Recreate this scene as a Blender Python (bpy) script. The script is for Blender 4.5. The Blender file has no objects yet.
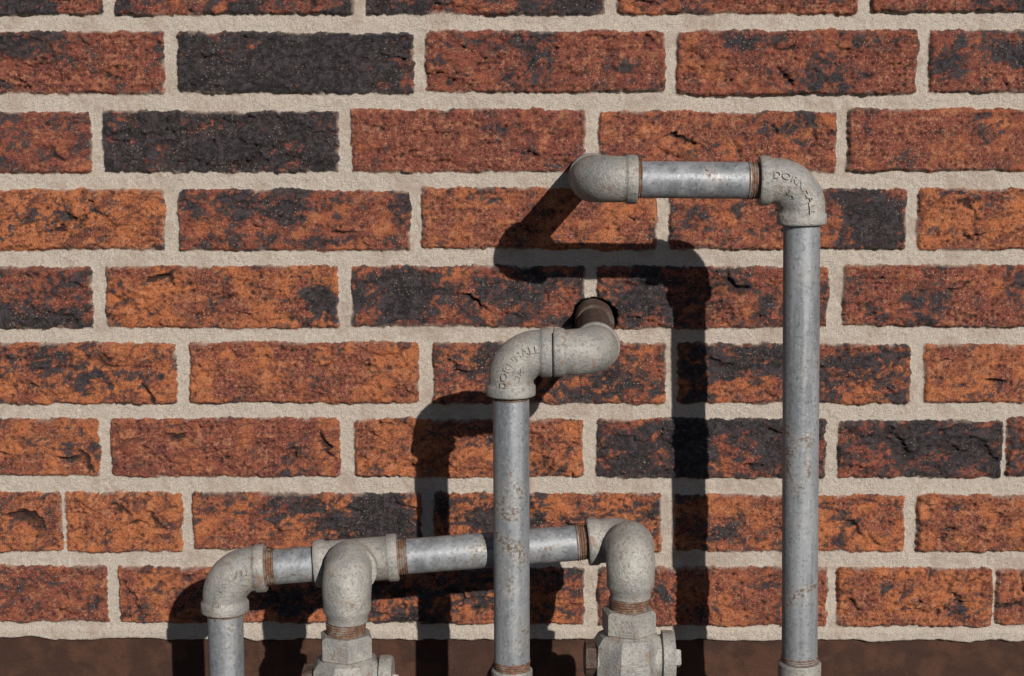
import bpy, math, random, bisect
import numpy as np
from mathutils import Vector, Matrix

ZO = 0.90          # height of the camera / wall datum above the ground (m)
scene = bpy.context.scene
rng = np.random.RandomState(11)
random.seed(5)

# ------------------------------------------------------------------ noise
TAB = rng.rand(256, 256)
TAB2 = rng.rand(256, 256)
def vnoise(x, y, seed=0):
    x = x + seed * 17.31; y = y + seed * 5.77
    xi = np.floor(x).astype(np.int64); yi = np.floor(y).astype(np.int64)
    fx = x - xi; fy = y - yi
    fx = fx * fx * fx * (fx * (fx * 6 - 15) + 10); fy = fy * fy * fy * (fy * (fy * 6 - 15) + 10)
    a = TAB[xi & 255, yi & 255]; b = TAB[(xi + 1) & 255, yi & 255]
    c = TAB[xi & 255, (yi + 1) & 255]; d = TAB[(xi + 1) & 255, (yi + 1) & 255]
    return (a * (1 - fx) + b * fx) * (1 - fy) + (c * (1 - fx) + d * fx) * fy
def fbm(x, y, seed=0, octv=4, gain=.5):
    s = 0; amp = 1; tot = 0
    for o in range(octv):
        s = s + amp * vnoise(x, y, seed + o * 3)
        tot += amp; amp *= gain
        x, y = (x * .8 - y * .6) * 2.03, (x * .6 + y * .8) * 2.03
    return s / tot
def pits(x, y, seed, r0, r1):
    """small round pits, one per cell at a random place and size"""
    x = x + seed * 3.3
    xi = np.floor(x).astype(np.int64); yi = np.floor(y).astype(np.int64)
    a = TAB[xi & 255, yi & 255]; b = TAB2[xi & 255, yi & 255]; c = TAB2[(xi + 91) & 255, (yi + 37) & 255]
    px = .25 + .5 * a; py = .25 + .5 * b; r = r0 + (r1 - r0) * c * c
    d = np.hypot(x - xi - px, y - yi - py)
    return np.clip(1.3 * (1 - d / r), 0, 1)
def sstep(a, b, x):
    t = np.clip((x - a) / (b - a), 0, 1)
    return t * t * (3 - 2 * t)

# ------------------------------------------------------------------ node helper
class NT:
    def __init__(s, name):
        s.m = bpy.data.materials.new(name); s.m.use_nodes = True
        s.t = s.m.node_tree; s.t.nodes.clear()
        s.out = s.t.nodes.new('ShaderNodeOutputMaterial')
        s.b = s.t.nodes.new('ShaderNodeBsdfPrincipled')
        s.t.links.new(s.b.outputs[0], s.out.inputs[0])
        s.co = s.t.nodes.new('ShaderNodeTexCoord').outputs['Object']
    def link(s, a, b): s.t.links.new(a, b)
    def put(s, sock, v):
        if isinstance(v, bpy.types.NodeSocket): s.link(v, sock)
        elif isinstance(v, (tuple, list)) and len(v) == 3 and sock.type == 'RGBA': sock.default_value = (*v, 1)
        else: sock.default_value = v
    def noise(s, scale, detail=4, rough=.55, dist=0, vec=None, stretch=None):
        n = s.t.nodes.new('ShaderNodeTexNoise'); v = vec or s.co
        if stretch:
            mp = s.t.nodes.new('ShaderNodeMapping'); mp.inputs['Scale'].default_value = stretch
            s.link(v, mp.inputs[0]); v = mp.outputs[0]
        s.link(v, n.inputs['Vector']); n.inputs['Scale'].default_value = scale
        n.inputs['Detail'].default_value = detail; n.inputs['Roughness'].default_value = rough
        n.inputs['Distortion'].default_value = dist
        return n.outputs['Fac']
    def voro(s, scale, feat='F1', out='Distance', rnd=1):
        n = s.t.nodes.new('ShaderNodeTexVoronoi'); n.feature = feat
        s.link(s.co, n.inputs['Vector']); n.inputs['Scale'].default_value = scale
        n.inputs['Randomness'].default_value = rnd
        return n.outputs[out]
    def math(s, op, a, b=0., c=0.):
        n = s.t.nodes.new('ShaderNodeMath'); n.operation = op
        s.put(n.inputs[0], a); s.put(n.inputs[1], b); s.put(n.inputs[2], c)
        return n.outputs[0]
    def rng(s, v, a, b, c=0., d=1., smooth=True):
        n = s.t.nodes.new('ShaderNodeMapRange'); n.interpolation_type = 'SMOOTHSTEP' if smooth else 'LINEAR'
        for i, q in enumerate((v, a, b, c, d)): s.put(n.inputs[i], q)
        return n.outputs[0]
    def mix(s, f, a, b, mode='MIX'):
        n = s.t.nodes.new('ShaderNodeMix'); n.data_type = 'RGBA'; n.blend_type = mode
        s.put(n.inputs[0], f); s.put(n.inputs[6], a); s.put(n.inputs[7], b)
        return n.outputs[2]
    def bump(s, h, dist, strength=1., prev=None):
        n = s.t.nodes.new('ShaderNodeBump'); n.inputs['Distance'].default_value = dist
        n.inputs['Strength'].default_value = strength
        s.put(n.inputs['Height'], h)
        if prev: s.link(prev, n.inputs['Normal'])
        return n.outputs[0]
    def attr(s, name):
        n = s.t.nodes.new('ShaderNodeAttribute'); n.attribute_name = name
        sp = s.t.nodes.new('ShaderNodeSeparateColor'); s.link(n.outputs['Color'], sp.inputs[0])
        return sp.outputs[0], sp.outputs[1], sp.outputs[2]
    def fin(s, col, rough, metal=0., normal=None, spec=.5):
        s.put(s.b.inputs['Base Color'], col); s.put(s.b.inputs['Roughness'], rough)
        s.put(s.b.inputs['Metallic'], metal); s.b.inputs['Specular IOR Level'].default_value = spec
        if normal: s.link(normal, s.b.inputs['Normal'])
        return s.m

# ------------------------------------------------------------------ materials
def mat_wall():
    n = NT('brick_and_mortar')
    R, D, T = n.attr('wa'); F, C, P = n.attr('wb'); n1, n2, n4 = n.attr('wc')
    n3 = n.noise(1000, 2, .75)
    v = n.voro(430)
    # brick body
    t = n.math('ADD', T, n.math('MULTIPLY', n.math('SUBTRACT', n1, .5), 1.4))
    col = n.mix(n.rng(t, -.1, 1.), (.43, .135, .045), (.205, .052, .033))
    col = n.mix(n.rng(n4, .42, .82, 0, .8), col, (.11, .030, .022))
    col = n.mix(n.rng(n2, .50, .85, 0, .55), col, (.46, .20, .095))
    col = n.mix(n.rng(n3, .50, .66, 0, .8), col, (.055, .018, .016))
    col = n.mix(n.rng(n3, .47, .32, 0, .5), col, (.52, .23, .125))
    # flash-burnt dark areas: brown transition, then charcoal
    dk = n.math('ADD', D, n.math('MULTIPLY', n.math('SUBTRACT', n4, .5), .85))
    dk = n.math('ADD', dk, n.math('MULTIPLY', n.math('SUBTRACT', n2, .5), .6))
    dk = n.math('ADD', dk, n.math('MULTIPLY', n.math('SUBTRACT', n3, .5), .7))
    col = n.mix(n.rng(dk, .22, .62, 0, .8), col, (.065, .023, .020))
    dmask = n.rng(dk, .42, .74, 0, .97)
    dcol = n.mix(n.rng(n2, .35, .8), (.008, .007, .009), (.038, .030, .034))
    dcol = n.mix(n.rng(n3, .55, .68, 0, .65), dcol, (.17, .145, .135))
    col = n.mix(dmask, col, dcol)
    # cavities and the pipe hole coloured towards near-black
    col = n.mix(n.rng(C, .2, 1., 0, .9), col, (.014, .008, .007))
    sp = n.math('MULTIPLY', n.rng(v, .10, .20, 1, 0), n.rng(n1, .48, .60))
    col = n.mix(n.math('MULTIPLY', sp, .8), col, (.55, .42, .31))
    col = n.mix(n.math('MULTIPLY', P, .85), col, (.016, .009, .008))
    # mortar
    mc = n.mix(n.rng(n3, .33, .66), (.545, .475, .405), (.36, .305, .25))
    mc = n.mix(n.rng(n1, .48, .90, 0, .5), mc, (.33, .245, .19))
    mc = n.mix(n.rng(n3, .62, .74, 0, .7), mc, (.12, .095, .08))
    mc = n.mix(n.math('MULTIPLY', n.rng(v, .08, .16, 1, 0), n.rng(n2, .6, .7, 0, .8)), mc, (.66, .61, .56))
    mm = n.math('ADD', R, n.math('MULTIPLY', n.math('SUBTRACT', n2, .5), .18))
    mm = n.math('ADD', mm, n.math('MULTIPLY', n.math('SUBTRACT', n3, .5), .28))
    bm = n.rng(mm, .45, .55)
    col = n.mix(n.math('MULTIPLY', n.rng(mm, .5, .85, .65, 0), n.rng(n1, .50, .68)), col, (.36, .28, .22))
    col = n.mix(bm, mc, col)
    # painted foundation
    pc = n.mix(n.rng(n1, .3, .8), (.046, .019, .011), (.078, .032, .018))
    pc = n.mix(n.rng(n3, .6, .75, 0, .5), pc, (.15, .085, .06))
    fm = n.rng(n.math('ADD', F, n.math('MULTIPLY', n.math('SUBTRACT', n2, .5), .4)), .45, .55)
    col = n.mix(fm, col, pc)
    b = n.bump(n3, n.rng(F, .3, .7, .0019, .0008), .95) if False else n.bump(n3, .0019, .95)
    rough = n.mix(dmask, (.85, .85, .85), (.43, .43, .43))
    return n.fin(col, rough, 0, b, .4)

def mat_pipe():
    n = NT('galvanised_pipe')
    a = n.noise(420, 3, .65); s = n.noise(110, 4, .7, 0, None, (1, 1, .07)); b = n.noise(30, 4, .65, .6)
    vc = n.voro(200, 'F1', 'Color')
    sep = n.t.nodes.new('ShaderNodeSeparateColor'); n.link(vc, sep.inputs[0])
    col = n.mix(n.rng(s, .35, .66), (.150, .158, .17), (.25, .26, .272))
    col = n.mix(n.math('MULTIPLY', sep.outputs[0], .15), col, (.44, .455, .47))
    col = n.mix(n.rng(b, .50, .66, 0, .55), col, (.32, .31, .29))
    col = n.mix(n.rng(a, .55, .68, 0, .65), col, (.075, .075, .078))
    col = n.mix(n.rng(a, .40, .30, 0, .5), col, (.46, .46, .45))
    col = n.mix(n.math('MULTIPLY', n.rng(b, .57, .68), n.rng(a, .43, .58)), col, (.13, .090, .064))
    bp = n.bump(a, .00025, .7)
    return n.fin(col, n.rng(s, .3, .7, .42, .60), .3, bp)

def mat_fit():
    n = NT('galvanised_cast_iron')
    a = n.noise(420, 3, .65); b = n.noise(45, 4, .65, .5); c = n.noise(1400, 1, .7)
    col = n.mix(n.rng(b, .35, .68), (.225, .222, .21), (.35, .325, .285))
    col = n.mix(n.rng(a, .50, .70, 0, .7), col, (.11, .10, .09))
    col = n.mix(n.rng(c, .57, .7, 0, .5), col, (.50, .48, .45))
    d = n.noise(95, 4, .7, .8)
    col = n.mix(n.rng(d, .55, .68, 0, .75), col, (.22, .14, .09))
    bp = n.bump(n.math('ADD', a, n.math('MULTIPLY', c, .6)), .0009, .85)
    return n.fin(col, n.rng(a, .3, .7, .46, .68), .22, bp)

def mat_rust(name, k=1.):
    n = NT(name)
    a = n.noise(500, 4, .65); b = n.noise(150, 4, .6)
    col = n.mix(n.rng(a, .35, .7), tuple(k * q for q in (.070, .036, .023)), tuple(k * q for q in (.20, .10, .055)))
    col = n.mix(n.rng(b, .48, .62, 0, .6), col, tuple(k * q for q in (.23, .20, .17)))
    return n.fin(col, .75, .1, n.bump(a, .0005, .8))

def mat_ground():
    n = NT('asphalt_ground')
    a = n.noise(6, 5, .65); v = n.voro(90); c = n.noise(200, 3, .7)
    col = n.mix(n.rng(a, .35, .65), (.035, .034, .032), (.06, .057, .052))
    col = n.mix(n.rng(v, .1, .4, .5, 0), col, (.12, .115, .11))
    return n.fin(col, .95, 0, n.bump(n.math('SUBTRACT', c, v), .006, .8))

M_WALL = mat_wall(); M_PIPE = mat_pipe(); M_FIT = mat_fit()
M_RUST = mat_rust('rusty_thread'); M_RUSTD = mat_rust('dark_rusty_iron', .42); M_GND = mat_ground()

# ------------------------------------------------------------------ brick wall as real relief
PITCH = .06382; Z0 = .07055; BL = .2032
OFF = {0: -.3430, 1: -.2938, 2: -.3560, 3: -.2965, 4: -.3575, 5: -.2901, 6: -.3576, 7: -.2920, 8: -.3550}
EXTRA = {7: [-.3957], 6: [.3950], 8: [.3917]}
ZB = -.4476       # top of the painted foundation
# (course, brick): dark level, tint (0 orange .. 1 deep red), dark blobs (u, v, ru, rv, strength)
SPEC = {
 (0,0): (.45,1.0,[]), (0,1): (.55,.9,[]), (0,2): (.75,.9,[]), (0,3): (.3,.8,[]), (0,4): (.4,.9,[]),
 (1,0): (.34,1.1,[(-.2,.6,.6,.5,.35)]), (1,1): (1.0,1.,[]), (1,2): (.20,1.1,[(-.3,.7,.4,.3,.3),(.7,-.3,.3,.4,.3)]),
 (1,3): (.18,.85,[(0,.7,.5,.4,.45),(.4,-.5,.3,.3,.3)]), (1,4): (.30,1.1,[(-.3,.1,.3,.5,.5)]),
 (2,0): (.32,1.05,[(-.4,.5,.4,.5,.4)]), (2,1): (.92,.9,[(.6,0,.4,1,.2)]), (2,2): (.12,1.1,[(.3,.3,.2,.3,.3)]),
 (2,3): (.12,.65,[(.75,.5,.4,.5,.55),(-.7,-.7,.3,.3,.3)]), (2,4): (.10,.80,[(.6,-.3,.2,.3,.35)]),
 (3,0): (.14,.0,[(.1,.0,.5,.5,.25),(.6,.3,.3,.5,.25)]), (3,1): (.30,.75,[(-.7,.5,.5,.5,.6),(.5,.6,.4,.4,.3),(.3,-.7,.8,.3,.4)]),
 (3,2): (.08,.5,[(-.5,.7,.3,.3,.2)]), (3,3): (.30,.7,[(.75,0,.32,1,.9),(-.9,-.2,.2,.8,.35)]), (3,4): (.04,.2,[(-.8,-.6,.3,.3,.25)]),
 (4,0): (.30,.8,[(.1,-.7,.7,.4,.55)]), (4,1): (.10,.4,[(.85,0,.18,.8,.7),(-.6,-.3,.3,.5,.15)]),
 (4,2): (.44,.7,[(-.6,0,.4,.7,.4),(.3,.4,.5,.6,.4)]), (4,3): (.34,.75,[(-.7,.1,.4,.8,.55),(.1,.3,.5,.5,.2)]),
 (4,4): (.18,.8,[(-.1,-.1,.4,.3,.35),(.7,.5,.3,.4,.35)]),
 (5,0): (.18,.4,[(.1,.1,.5,.6,.3),(.8,.4,.3,.4,.2)]), (5,1): (.04,.5,[(.75,.8,.3,.3,.25)]),
 (5,2): (.36,.4,[(-.4,.2,.4,.6,.4),(.7,.2,.4,.7,.45)]), (5,3): (.34,.5,[(-.5,.2,.5,.7,.35),(.5,.3,.4,.5,.45)]), (5,4): (.04,.4,[(.1,-.5,.4,.3,.25)]),
 (6,0): (.16,.45,[(-.75,.2,.35,.7,.7)]), (6,1): (.06,.85,[(.2,-.1,.3,.3,.2)]), (6,2): (.18,.35,[(.0,.3,.5,.5,.25)]),
 (6,3): (.64,.8,[(-.3,.5,.7,.5,.3)]), (6,4): (.64,.9,[(.3,0,.8,.8,.3),(-.8,-.5,.3,.5,-.3)]), (6,5): (.3,.8,[]),
 (7,0): (.18,.4,[(-.2,.7,.6,.3,.35)]), (7,1): (.08,.05,[(.3,.5,.4,.4,.15)]), (7,2): (.30,.4,[(.65,0,.35,1,.75),(-.1,.5,.5,.4,.35)]),
 (7,3): (.26,.2,[(-.7,.2,.4,.8,.3),(.7,.6,.4,.4,.4)]), (7,4): (.20,.35,[(-.8,0,.3,.8,.4),(.3,.3,.4,.6,.3)]), (7,5): (.04,.4,[]),
 (8,0): (.08,.75,[(.5,.0,.3,.5,.15)]), (8,1): (.30,.4,[(.3,.2,.6,.6,.4)]), (8,2): (.4,.4,[(0,.2,.6,.6,.3)]),
 (8,3): (.22,.6,[(-.5,.0,.4,.6,.3)]), (8,4): (.06,.25,[(.2,.6,.3,.3,.2)]), (8,5): (.10,.5,[]),
}
def axis(lo, a, b, hi, fine, coarse):
    l = np.arange(a, lo, -coarse)[1:][::-1]; m = np.arange(a, b, fine); r = np.arange(b, hi + coarse, coarse)
    return np.concatenate([l, m, r])
xs = axis(-1.5, -.465, .435, 1.5, .0009, .005)
zs = axis(-ZO - .05, -.485, .10, .80, .0009, .005)
GX, GZ = np.meshgrid(xs, zs)
nz, nx = GX.shape
MORT = -.0042
H = MORT + (fbm(GX * 330, GZ * 330, 3, 3, .6) - .5) * .0014 + (fbm(GX * 45, GZ * 45, 8, 3) - .5) * .0020
H = H + .0022 * sstep(-.436, -.440, GZ)
RR = np.zeros_like(H); DD = np.zeros_like(H); TT = np.zeros_like(H); CC = np.zeros_like(H)
PI = np.zeros_like(H)
edge_n = (fbm(GX * 75, GZ * 75, 21, 3) - .5) * .0036 + (fbm(GX * 300, GZ * 300, 31, 2) - .5) * .0020
nA = fbm(GX * 30, GZ * 46, 41, 4, .5) - .5
nB = 1 - np.abs(fbm(GX * 38 + nA * 2.2, GZ * 95, 51, 4, .55) * 2 - 1)
nC = fbm(GX * 330, GZ * 380, 61, 2, .6) - .5
nD = fbm(GX * 30, GZ * 42, 71, 4, .6) - .5
nE = fbm(GX * 90 + nA * 3, GZ * 170, 81, 3, .6) - .5
nF = fbm(GX * 60 + GZ * 90, GZ * 420 - GX * 60, 85, 2, .6) - .5
N1 = (fbm(GX * 60, GZ * 60, 101, 5, .6) - .5) * 1.5 + .5
N4 = (fbm(GX * 100 + nA * 4, GZ * 140 + nA * 4, 111, 5, .72) - .5) * 1.5 + .5
N2 = (fbm(GX * 290, GZ * 290, 121, 2, .7) - .5) * 1.3 + .5
# torn ledges where the clay skin was dragged off
tA = fbm(GX * 38 + GZ * 20 + nE * .8, GZ * 80 + nE * .8, 131, 4, .55)
tB = fbm(GX * 70 - GZ * 25, GZ * 120 + nE, 141, 4, .55)
LEDGE = sstep(.535, .552, tA) * .0013 - sstep(.44, .425, tA) * .0011 + sstep(.56, .575, tB) * .0008 - sstep(.42, .405, tB) * .0009
LC = np.exp(-((tA - .540) / .006) ** 2) * .5 + np.exp(-((tB - .415) / .006) ** 2) * .45
pd = sstep(.36, .55, N1)
PT = np.maximum(pits(GX * 230, GZ * 230, 1, .10, .44) * pd, pits(GX * 120 + GZ * 20, GZ * 130, 7, .06, .34) * .9)
for c in range(-11, 9):
    zt = Z0 - PITCH * (c - 1); zb = Z0 - PITCH * c
    zi0, zi1 = np.searchsorted(zs, [zb, zt])
    if zi1 <= zi0: continue
    if c in OFF: o = OFF[c]
    else: o = (-.355 if c % 2 == 0 else -.293) + random.uniform(-.006, .006)
    joints = [(o + BL * k + random.uniform(-.0015, .0015), .0094 + random.uniform(-.001, .002)) for k in range(-7, 12)]
    joints += [(x, .0025) for x in EXTRA.get(c, [])]
    joints.sort()
    base_i = min(range(len(joints)), key=lambda i: abs(joints[i][0] - o))
    for i in range(len(joints) - 1):
        (xa, wa), (xb, wb) = joints[i], joints[i + 1]
        if xb < xs[0] or xa > xs[-1]: continue
        k = i - base_i + 1
        if c == 7: k += 1
        xi0, xi1 = np.searchsorted(xs, [xa, xb])
        if xi1 - xi0 < 2: continue
        sl = (slice(zi0, zi1), slice(xi0, xi1))
        X = GX[sl]; Z = GZ[sl]
        x0 = xa + wa / 2; x1 = xb - wb / 2
        cx = (x0 + x1) / 2; hw = (x1 - x0) / 2
        hh = (PITCH - .0130) / 2 + random.uniform(-.0009, .0007)
        cz = (zt + zb) / 2 + random.uniform(-.0008, .0008)
        rot = random.uniform(-.006, .006)
        lx = X - cx; lz = Z - cz - rot * lx
        rad = random.uniform(.0018, .0038)
        qx = np.abs(lx) - hw + rad; qz = np.abs(lz) - hh + rad
        sdf = np.hypot(np.maximum(qx, 0), np.maximum(qz, 0)) + np.minimum(np.maximum(qx, qz), 0) - rad
        sdf = sdf + edge_n[sl]
        u = lx / hw; v = lz / hh
        rough = random.choice([.45, .6, .8, 1.0, 1.2])
        a = random.uniform(-.0010, .0012) + u * random.uniform(-.0008, .0008) + v * random.uniform(-.0006, .0006)
        rel = nA[sl] * .0024 * rough + (np.minimum(nB[sl], .84) - .75) * .0016 * rough + nC[sl] * .0014 + nE[sl] * .0011 * rough + nF[sl] * .0009 * rough
        led = random.choice([.35, .7, 1.0, 1.2])
        rel = rel + LEDGE[sl] * led - PT[sl] * .0019
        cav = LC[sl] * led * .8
        for g in range(random.choice([2, 3, 5, 6, 8])):
            gu = random.uniform(-.9, .9) * hw; gv = random.uniform(-.75, .75) * hh
            big = random.random() < .4
            L = random.uniform(.010, .022) if big else random.uniform(.003, .009)
            ang = random.uniform(-1.2, .5); cur = random.uniform(-45, 45)
            w = random.uniform(.0010, .0024) if big else random.uniform(.0006, .0014)
            dep = random.uniform(.0015, .0046) if big else random.uniform(.0012, .003)
            ca, sa = math.cos(ang), math.sin(ang)
            s_ = (lx - gu) * ca + (lz - gv) * sa; t_ = -(lx - gu) * sa + (lz - gv) * ca
            t_ = t_ - cur * s_ * s_ + nE[sl] * .009
            fall = np.clip(1 - (s_ / L) ** 2, 0, 1)
            wd = random.uniform(2., 4.5)
            ww = np.where(t_ > 0, w * .45, w * wd)
            rel = rel - dep * np.exp(-(t_ / ww) ** 2) * fall
            rel = rel + dep * .25 * np.exp(-((t_ - w * 1.6) / (w * 1.2)) ** 2) * fall
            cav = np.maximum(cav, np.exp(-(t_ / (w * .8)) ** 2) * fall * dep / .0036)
        hb = a + rel
        e = np.clip(-sdf / .0028, 0, 1); e = 1 - (1 - e) ** 2.2
        H[sl] = np.where(sdf < 0, H[sl] + (hb - H[sl]) * e, H[sl])
        RR[sl] = np.clip(.5 - sdf / .008, 0, 1)
        PI[sl] = PT[sl] * (sdf < -.001)
        sp = SPEC.get((c, k))
        if sp is None: sp = (random.choice([.12, .2, .35, .6, .95]), random.random(), [])
        d = sp[0] + nD[sl] * 1.35
        for (bu, bv, ru, rv, st) in sp[2]:
            d = d + st * np.exp(-((u - bu) / ru) ** 2 - ((v - bv) / rv) ** 2)
        DD[sl] = d; TT[sl] = sp[1]
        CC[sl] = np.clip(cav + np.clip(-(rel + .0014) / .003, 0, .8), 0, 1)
# painted foundation
fz = ZB + (fbm(GX * 40, GX * 0 + .5, 91, 4) - .5) * .007
below = sstep(.0012, -.0012, GZ - fz)
fh = -.0072 + (fbm(GX * 30, GZ * 60, 95, 4) - .5) * .003
H = H * (1 - below) + fh * below
FF = sstep(.002, -.002, GZ - fz)
# hole where the middle pipe enters the wall
for (hx, hz, hr) in ((.0520, -.1712, .0178),):
    r = np.hypot(GX - hx, GZ - hz) + (fbm(GX * 120, GZ * 120, 5, 3) - .5) * .005
    m = sstep(hr + .001, hr - .0015, r)
    H = H * (1 - m) - .035 * m
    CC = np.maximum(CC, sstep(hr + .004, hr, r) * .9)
co = np.empty((nz * nx, 3), np.float32)
co[:, 0] = GX.ravel(); co[:, 1] = -H.ravel(); co[:, 2] = (GZ + ZO).ravel()
idx = np.arange(nz * nx).reshape(nz, nx)
q = np.stack([idx[:-1, :-1], idx[:-1, 1:], idx[1:, 1:], idx[1:, :-1]], -1).reshape(-1, 4).astype(np.int32)
me = bpy.data.meshes.new('brick_wall')
me.vertices.add(len(co)); me.vertices.foreach_set('co', co.ravel())
me.loops.add(q.size); me.loops.foreach_set('vertex_index', q.ravel())
me.polygons.add(len(q))
me.polygons.foreach_set('loop_start', np.arange(0, q.size, 4, dtype=np.int32))
me.polygons.foreach_set('use_smooth', np.ones(len(q), bool))
me.update(calc_edges=True)
for nm, chans in (('wa', (RR, DD, TT)), ('wb', (FF, CC, PI)), ('wc', (N1, N2, N4))):
    at = me.attributes.new(nm, 'FLOAT_COLOR', 'POINT')
    arr = np.ones((nz * nx, 4), np.float32)
    for j, ch in enumerate(chans): arr[:, j] = ch.ravel()
    at.data.foreach_set('color', arr.ravel())
me.materials.append(M_WALL)
wall = bpy.data.objects.new('brick_wall', me); scene.collection.objects.link(wall)

# ------------------------------------------------------------------ mesh helpers
def new_obj(name, verts, faces, mat, parent=None, smooth=True, ang=35):
    m = bpy.data.meshes.new(name); m.from_pydata([tuple(v) for v in verts], [], faces); m.update()
    m.materials.append(mat)
    if smooth:
        m.polygons.foreach_set('use_smooth', [True] * len(m.polygons))
        m.set_sharp_from_angle(angle=math.radians(ang))
    o = bpy.data.objects.new(name, m); scene.collection.objects.link(o)
    if parent: o.parent = parent
    return o
def P(x, d, z): return Vector((x, -d, z + ZO))
def sweep(name, samples, mat, parent, n=56, wob=0., ang=35, phase=0.):
    """samples: list of (pos, side_vec, normal_vec, radius)"""
    V = []; Fc = []
    for i, (p, a, b, r) in enumerate(samples):
        for j in range(n):
            t = 2 * math.pi * j / n + phase
            rr = r
            if wob: rr += wob * math.sin(3 * t + i * .31) * math.cos(i * .17 + t)
            V.append(p + (a * math.cos(t) + b * math.sin(t)) * rr)
    for i in range(len(samples) - 1):
        for j in range(n):
            k = (j + 1) % n
            Fc.append((i * n + j, i * n + k, (i + 1) * n + k, (i + 1) * n + j))
    Fc.append(tuple(range(n))[::-1]); Fc.append(tuple((len(samples) - 1) * n + j for j in range(n)))
    return new_obj(name, V, Fc, mat, parent, True, ang)
def frame(t):
    t = t.normalized(); ref = Vector((0, 0, 1)) if abs(t.z) < .8 else Vector((0, 1, 0))
    a = t.cross(ref).normalized(); b = t.cross(a).normalized()
    return a, b
def tube(name, p0, p1, prof, mat, parent, n=56, ang=35, phase=0.):
    t = (p1 - p0).normalized(); a, b = frame(t)
    return sweep(name, [(p0 + t * s, a, b, r) for s, r in prof], mat, parent, n, 0, ang, phase)
PR = .0132
def pipe(name, p0, p1, parent, r=PR):
    L = (p1 - p0).length; return tube(name, p0, p1, [(0, r), (L, r)], M_PIPE, parent, 64)
def thread(name, p0, dirv, L, parent, r=PR, mat=None):
    prof = []; s = 0
    while s < L:
        k = 1 - .06 * (s / L)
        prof += [(s, r * .955 * k + .0004), (s + .0007, r * 1.01 * k + .0004), (s + .0011, r * 1.01 * k + .0004), (s + .0017, r * .955 * k + .0004)]
        s += .0018
    return tube(name, p0, p0 + dirv, prof, mat or M_RUST, parent, 56, 60)
RB = .0164; RC = .0178; WB = .0078
def elbow_path(C, a, b, La, Lb, R):
    a = a.normalized(); b = b.normalized(); nrm = a.cross(b).normalized()
    out = []
    for i in range(9): out.append((C + a * (La + (R - La) * i / 8), -a, (La - R) * i / 8))
    for i in range(1, 20):
        t = math.pi / 2 * i / 20
        cen = C + (a + b) * R
        pos = cen - b * R * math.cos(t) - a * R * math.sin(t)
        tan = -a * math.cos(t) + b * math.sin(t)
        out.append((pos, tan, (La - R) + R * t))
    s1 = (La - R) + R * math.pi / 2
    for i in range(9): out.append((C + b * (R + (Lb - R) * i / 8), b, s1 + (Lb - R) * i / 8))
    return out, nrm
def elbow(name, C, a, b, parent, La=.031, Lb=.031, R=.0205, ra=None, rb=None, banda=True, bandb=True, mat=None, rbody=RB):
    path, nrm = elbow_path(C, a, b, La, Lb, R)
    S = path[-1][2]
    ss = [p[2] for p in path]
    def at(s):
        i = min(max(bisect.bisect_left(ss, s), 1), len(ss) - 1)
        k = (s - ss[i - 1]) / max(1e-9, ss[i] - ss[i - 1])
        return path[i - 1][0].lerp(path[i][0], k), path[i - 1][1].lerp(path[i][1], k).normalized()
    prof = []
    ra = RC if banda else (ra or rbody * .9); rb = RC if bandb else (rb or rbody * .9)
    if banda: prof += [(0, PR * .98), (0.00001, ra - .0008), (.0006, ra - .0002), (.0014, ra), (WB - .0010, ra), (WB - .0002, ra - .0004), (WB + .0006, rbody + .0002)]
    else: prof += [(0, ra), (.004, ra)]
    s = (WB + .002) if banda else .008
    e = S - ((WB + .002) if bandb else .008)
    for i in range(25):
        k = i / 24; prof.append((s + (e - s) * k, rbody + .0006 * math.sin(math.pi * k)))
    if bandb: prof += [(S - WB - .0006, rbody + .0002), (S - WB + .0002, rb - .0004), (S - WB + .001, rb), (S - .0014, rb), (S - .0006, rb - .0002), (S - .00001, rb - .0008), (S, PR * .98)]
    else: prof += [(S - .004, rb), (S, rb)]
    smp = []
    for s_, r in prof:
        p, t = at(min(max(s_, 0), S)); smp.append((p, nrm, t.cross(nrm).normalized(), r))
    o = sweep(name, smp, mat or M_FIT, parent, 64, .0002, 40)
    return o, (at, nrm, S, rbody)
def letters(name, txt, info, s0, s1, parent, alpha0=0., size=.0066):
    """raised casting letters wrapped on the elbow; alpha0 shifts toward the outer bend"""
    at, nrm, S, rb = info
    cu = bpy.data.curves.new(name, 'FONT'); cu.body = txt; cu.size = 1; cu.extrude = .08; cu.resolution_u = 3
    cu.offset = .012
    tmp = bpy.data.objects.new('tmp', cu); scene.collection.objects.link(tmp)
    dg = bpy.context.evaluated_depsgraph_get(); m = bpy.data.meshes.new_from_object(tmp.evaluated_get(dg))
    bpy.data.objects.remove(tmp)
    xs_ = [v.co.x for v in m.vertices]; w0, w1 = min(xs_), max(xs_)
    for v in m.vertices:
        k = (v.co.x - w0) / (w1 - w0)
        p, t = at(s0 + (s1 - s0) * k)
        cam = Vector((0, -1, 0))
        cam = (cam - t * cam.dot(t)).normalized()
        up = cam.cross(t).normalized()           # text-up direction for clockwise lettering
        al = alpha0 + (v.co.y - .35) * size / rb
        r = rb + (.0018 if v.co.z > 0 else -.0006)
        v.co = p + (cam * math.cos(al) + up * math.sin(al)) * r
    m.materials.append(M_FIT); m.name = name
    o = bpy.data.objects.new(name, m); scene.collection.objects.link(o); o.parent = parent
    return o
def empty(name):
    e = bpy.data.objects.new(name, None); scene.collection.objects.link(e)
    e.empty_display_size = .05
    return e
X = Vector((1, 0, 0)); Y = Vector((0, 1, 0)); Z = Vector((0, 0, 1))

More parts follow.
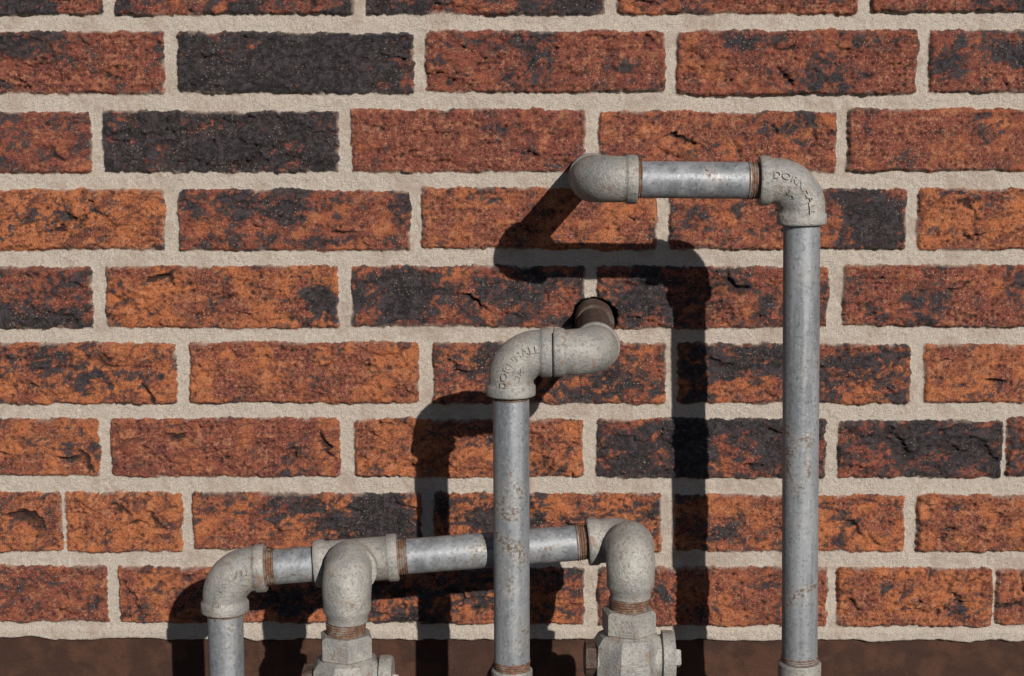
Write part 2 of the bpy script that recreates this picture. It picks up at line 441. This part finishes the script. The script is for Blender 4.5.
# ------------------------------------------------------------------ tall gas pipe (right)
A = empty('gas_pipe')
A1 = P(.0449, .16, -.0490); A2 = P(.1937, .16, -.0506); A3 = P(.2004, .16, -.4071)
dA = (A2 - A1).normalized(); vA = (A3 - A2).normalized()
tube('wall_stub', A1 + Y * .02, A1 + Y * .19, [(0, PR), (.17, PR)], M_PIPE, A)
elbow('elbow_to_wall', A1, Y, dA, A)
thread('thread_a', A1 + dA * .031, dA, .004, A)
pipe('cross_pipe', A1 + dA * .034, A2 - dA * .037, A)
thread('thread_b', A2 - dA * .0395, dA, .009, A)
o, inf = elbow('elbow_down', A2, -dA, vA, A)
letters('casting_letters', 'DORNHALL', inf, .0085, inf[2] - .0082, A, .30)
letters('casting_marks', '3/4', inf, .021, .030, A, -.25, .0048)
pipe('riser', A2 + vA * .029, A3, A)
thread('thread_c', A3 - vA * .004, vA, .006, A)
tube('coupling', A3 + vA * .001, A3 + vA * .05, [(0, PR), (0, .0150), (.0012, .0160), (.034, .0160), (.036, .0150), (.036, PR)], M_FIT, A)
g = A3 + vA * ((A3.z + .05) / -vA.z)
pipe('lower_riser', A3 + vA * .034, g, A)

# ------------------------------------------------------------------ middle gas pipe
Bp = empty('gas_pipe')
B1 = P(.0468, .172, -.1726); B2 = P(-.0147, .172, -.1733); B3 = P(-.0143, .172, -.4035)
WH = P(.0520, -.03, -.1705)
dB = (B1 - B2).normalized(); vB = (B3 - B2).normalized(); wB = (WH - B1).normalized()
tube('wall_stub', B1 + wB * .02, WH, [(0, PR), ((WH - B1).length - .02, PR)], M_RUSTD, Bp)
tube('wall_collar', P(.0515, .030, -.1707), P(.052, -.02, -.1705), [(0, PR), (0, .0152), (.001, .0158), (.06, .0158)], M_RUSTD, Bp)
elbow('elbow_to_wall', B1, wB, -dB, Bp)
tube('nipple', B1 - dB * .0295, B1 - dB * .04, [(0, .0140), (.009, .0140)], M_RUST, Bp)
o, inf = elbow('elbow_down', B2, vB, dB, Bp, .031, .0295)
letters('casting_letters', 'DORNHALL', inf, .0080, inf[2] - .0085, Bp, .30)
letters('casting_marks', '3/4', inf, .017, .026, Bp, -.25, .0048)
thread('thread_a', B2 + vB * .0305, vB, .004, Bp)
pipe('riser', B2 + vB * .034, B3, Bp)
thread('thread_b', B3 - vB * .0005, vB, .008, Bp)
tube('coupling', B3 + vB * .0062, B3 + vB * .055, [(0, PR), (0, .0142), (.0012, .0152), (.034, .0152), (.036, .0142), (.036, PR)], M_FIT, Bp)
g = B3 + vB * ((B3.z + .05) / -vB.z)
pipe('lower_riser', B3 + vB * .04, g, Bp)

# ------------------------------------------------------------------ low manifold
Cp = empty('gas_pipe')
C1 = P(-.2287, .16, -.3394); C3 = P(.0730, .142, -.3190)
dC = (C3 - C1).normalized(); T = C1 + dC * .0985
fw = (-Y).copy()
elb, inf = elbow('elbow_down', C1, -Z, dC, Cp)
letters('casting_letters', 'DORNHALL', inf, .0085, inf[2] - .0090, Cp, .15)
thread('thread_d', C1 - Z * .0305, -Z, .004, Cp)
g = C1.copy(); g.z = -.05
pipe('drop_pipe', C1 - Z * .033, g, Cp)
thread('thread_a', C1 + dC * .0305, dC, .009, Cp)
pipe('nipple', C1 + dC * .038, T - dC * .030, Cp)
Lt = .031
prof = [(0, PR), (0, RC - .0008), (.0012, RC), (WB - .001, RC), (WB, RC - .0006), (WB + .001, RB)]
prof += [(2 * Lt - s, r) for s, r in prof[::-1]]
tube('tee_run', T - dC * Lt, T + dC * Lt, prof, M_FIT, Cp, 64, 40)
tube('tee_branch', T, T + fw * .026, [(0, RB), (.018, RB), (.0185, RC), (.026, RC)], M_FIT, Cp, 64, 40)
thread('thread_b', T + dC * .0305, dC, .009, Cp)
pipe('cross_pipe', T + dC * .038, C3 - dC * .038, Cp)
thread('thread_c', C3 - dC * .040, dC, .009, Cp)
elbow('elbow_forward', C3, -dC, fw, Cp, .031, .026)
def street(C, parent, zdown):
    return elbow('street_elbow', C, Y, -Z, parent, .020, zdown, .0175, banda=True, bandb=False, rb=.0150, rbody=.0172)
S1 = T + fw * .038 + Vector((-.0030, 0, .003)); S2 = C3 + fw * .038 + Vector((-.0005, 0, .001))
street(S1, Cp, .037); street(S2, Cp, .034)

# ------------------------------------------------------------------ valves
def valve(top):
    V = empty('gas_valve')
    d = -Z
    thread('spigot_thread', top - d * .0085, d, .010, V, .0142)
    tube('top_hexagon', top, top + d, [(0, .014), (0, .0180), (.0018, .0205), (.0165, .0205), (.0180, .0190)], M_FIT, V, 6, 20, .35)
    tube('body', top, top + d, [(.0175, .0185), (.0195, .0225), (.025, .0262), (.040, .0275), (.058, .0262), (.066, .0215), (.070, .0190)], M_FIT, V, 8, 20, .25)
    c = top + d * .038
    tube('plug_barrel', c - X * .024, c + X * .034, [(0, .012), (.001, .015), (.048, .0175), (.0485, .0205), (.0555, .0205), (.0575, .0192)], M_FIT, V, 48, 30)
    tube('plug_nut', c - X * .0330, c - X * .0220, [(0, .010), (.0015, .0140), (.011, .0140)], M_RUSTD, V, 6, 20, .2)
    tube('plug_head', c + X * .033, c + X * .042, [(0, .008), (.004, .008), (.0052, .007)], M_FIT, V, 4, 20, .3)
    tube('bottom_hexagon', top + d * .070, top + d * .1, [(0, .0190), (.0015, .0205), (.018, .0205), (.0198, .018), (.0198, .014)], M_FIT, V, 6, 20, .35)
    g = top.copy(); g.z = -.05
    pipe('feed_pipe', top + d * .085, g, V)
    return V
valve(Vector((S1.x - .001, S1.y, S1.z - .0465)))
valve(Vector((S2.x - .001, S2.y, S2.z - .0430)))

# ------------------------------------------------------------------ ground
gm = bpy.data.meshes.new('ground')
gm.from_pydata([(-40, -60, 0), (40, -60, 0), (40, 20, 0), (-40, 20, 0)], [], [(0, 1, 2, 3)])
gm.materials.append(M_GND)
scene.collection.objects.link(bpy.data.objects.new('ground', gm))
bv = [(-1.5, .04, 0), (1.5, .04, 0), (1.5, .22, 0), (-1.5, .22, 0)]
bv += [(x, y, ZO + .80) for x, y, _ in bv]
core = new_obj('wall_core', bv, [(0,1,2,3)[::-1], (4,5,6,7), (1,2,6,5), (2,3,7,6), (3,0,4,7)], M_WALL, wall, False)

# ------------------------------------------------------------------ light
to_sun = Vector((.395, -1, .455)).normalized()
sd = bpy.data.lights.new('sun', 'SUN'); sd.energy = 5.0; sd.angle = math.radians(.5); sd.color = (1, .95, .885)
so = bpy.data.objects.new('sun', sd); scene.collection.objects.link(so)
so.rotation_euler = to_sun.to_track_quat('Z', 'Y').to_euler()
w = bpy.data.worlds.new('World'); scene.world = w; w.use_nodes = True
sky = w.node_tree.nodes.new('ShaderNodeTexSky'); sky.sky_type = 'NISHITA'; sky.sun_disc = False
sky.sun_elevation = math.asin(to_sun.z); sky.sun_rotation = math.atan2(to_sun.x, to_sun.y)
sky.air_density = .6; sky.dust_density = .2
bg = w.node_tree.nodes['Background']; bg.inputs[1].default_value = .05
w.node_tree.links.new(sky.outputs[0], bg.inputs[0])
scene.view_settings.view_transform = 'Standard'; scene.view_settings.look = 'None'
scene.view_settings.exposure = 0

# ------------------------------------------------------------------ camera
cd = bpy.data.cameras.new('camera'); cam = bpy.data.objects.new('camera', cd); scene.collection.objects.link(cam)
cd.sensor_width = 36; cd.lens = 1600 / 1024 * 36; cd.clip_start = .01; cd.clip_end = 300
cam.matrix_world = Matrix.Translation((0, -1.31208, ZO)) @ Matrix.Rotation(.01218, 4, 'Z') @ Matrix.Rotation(math.pi / 2 - .14149, 4, 'X') @ Matrix.Rotation(-.00151, 4, 'Z')
scene.camera = cam
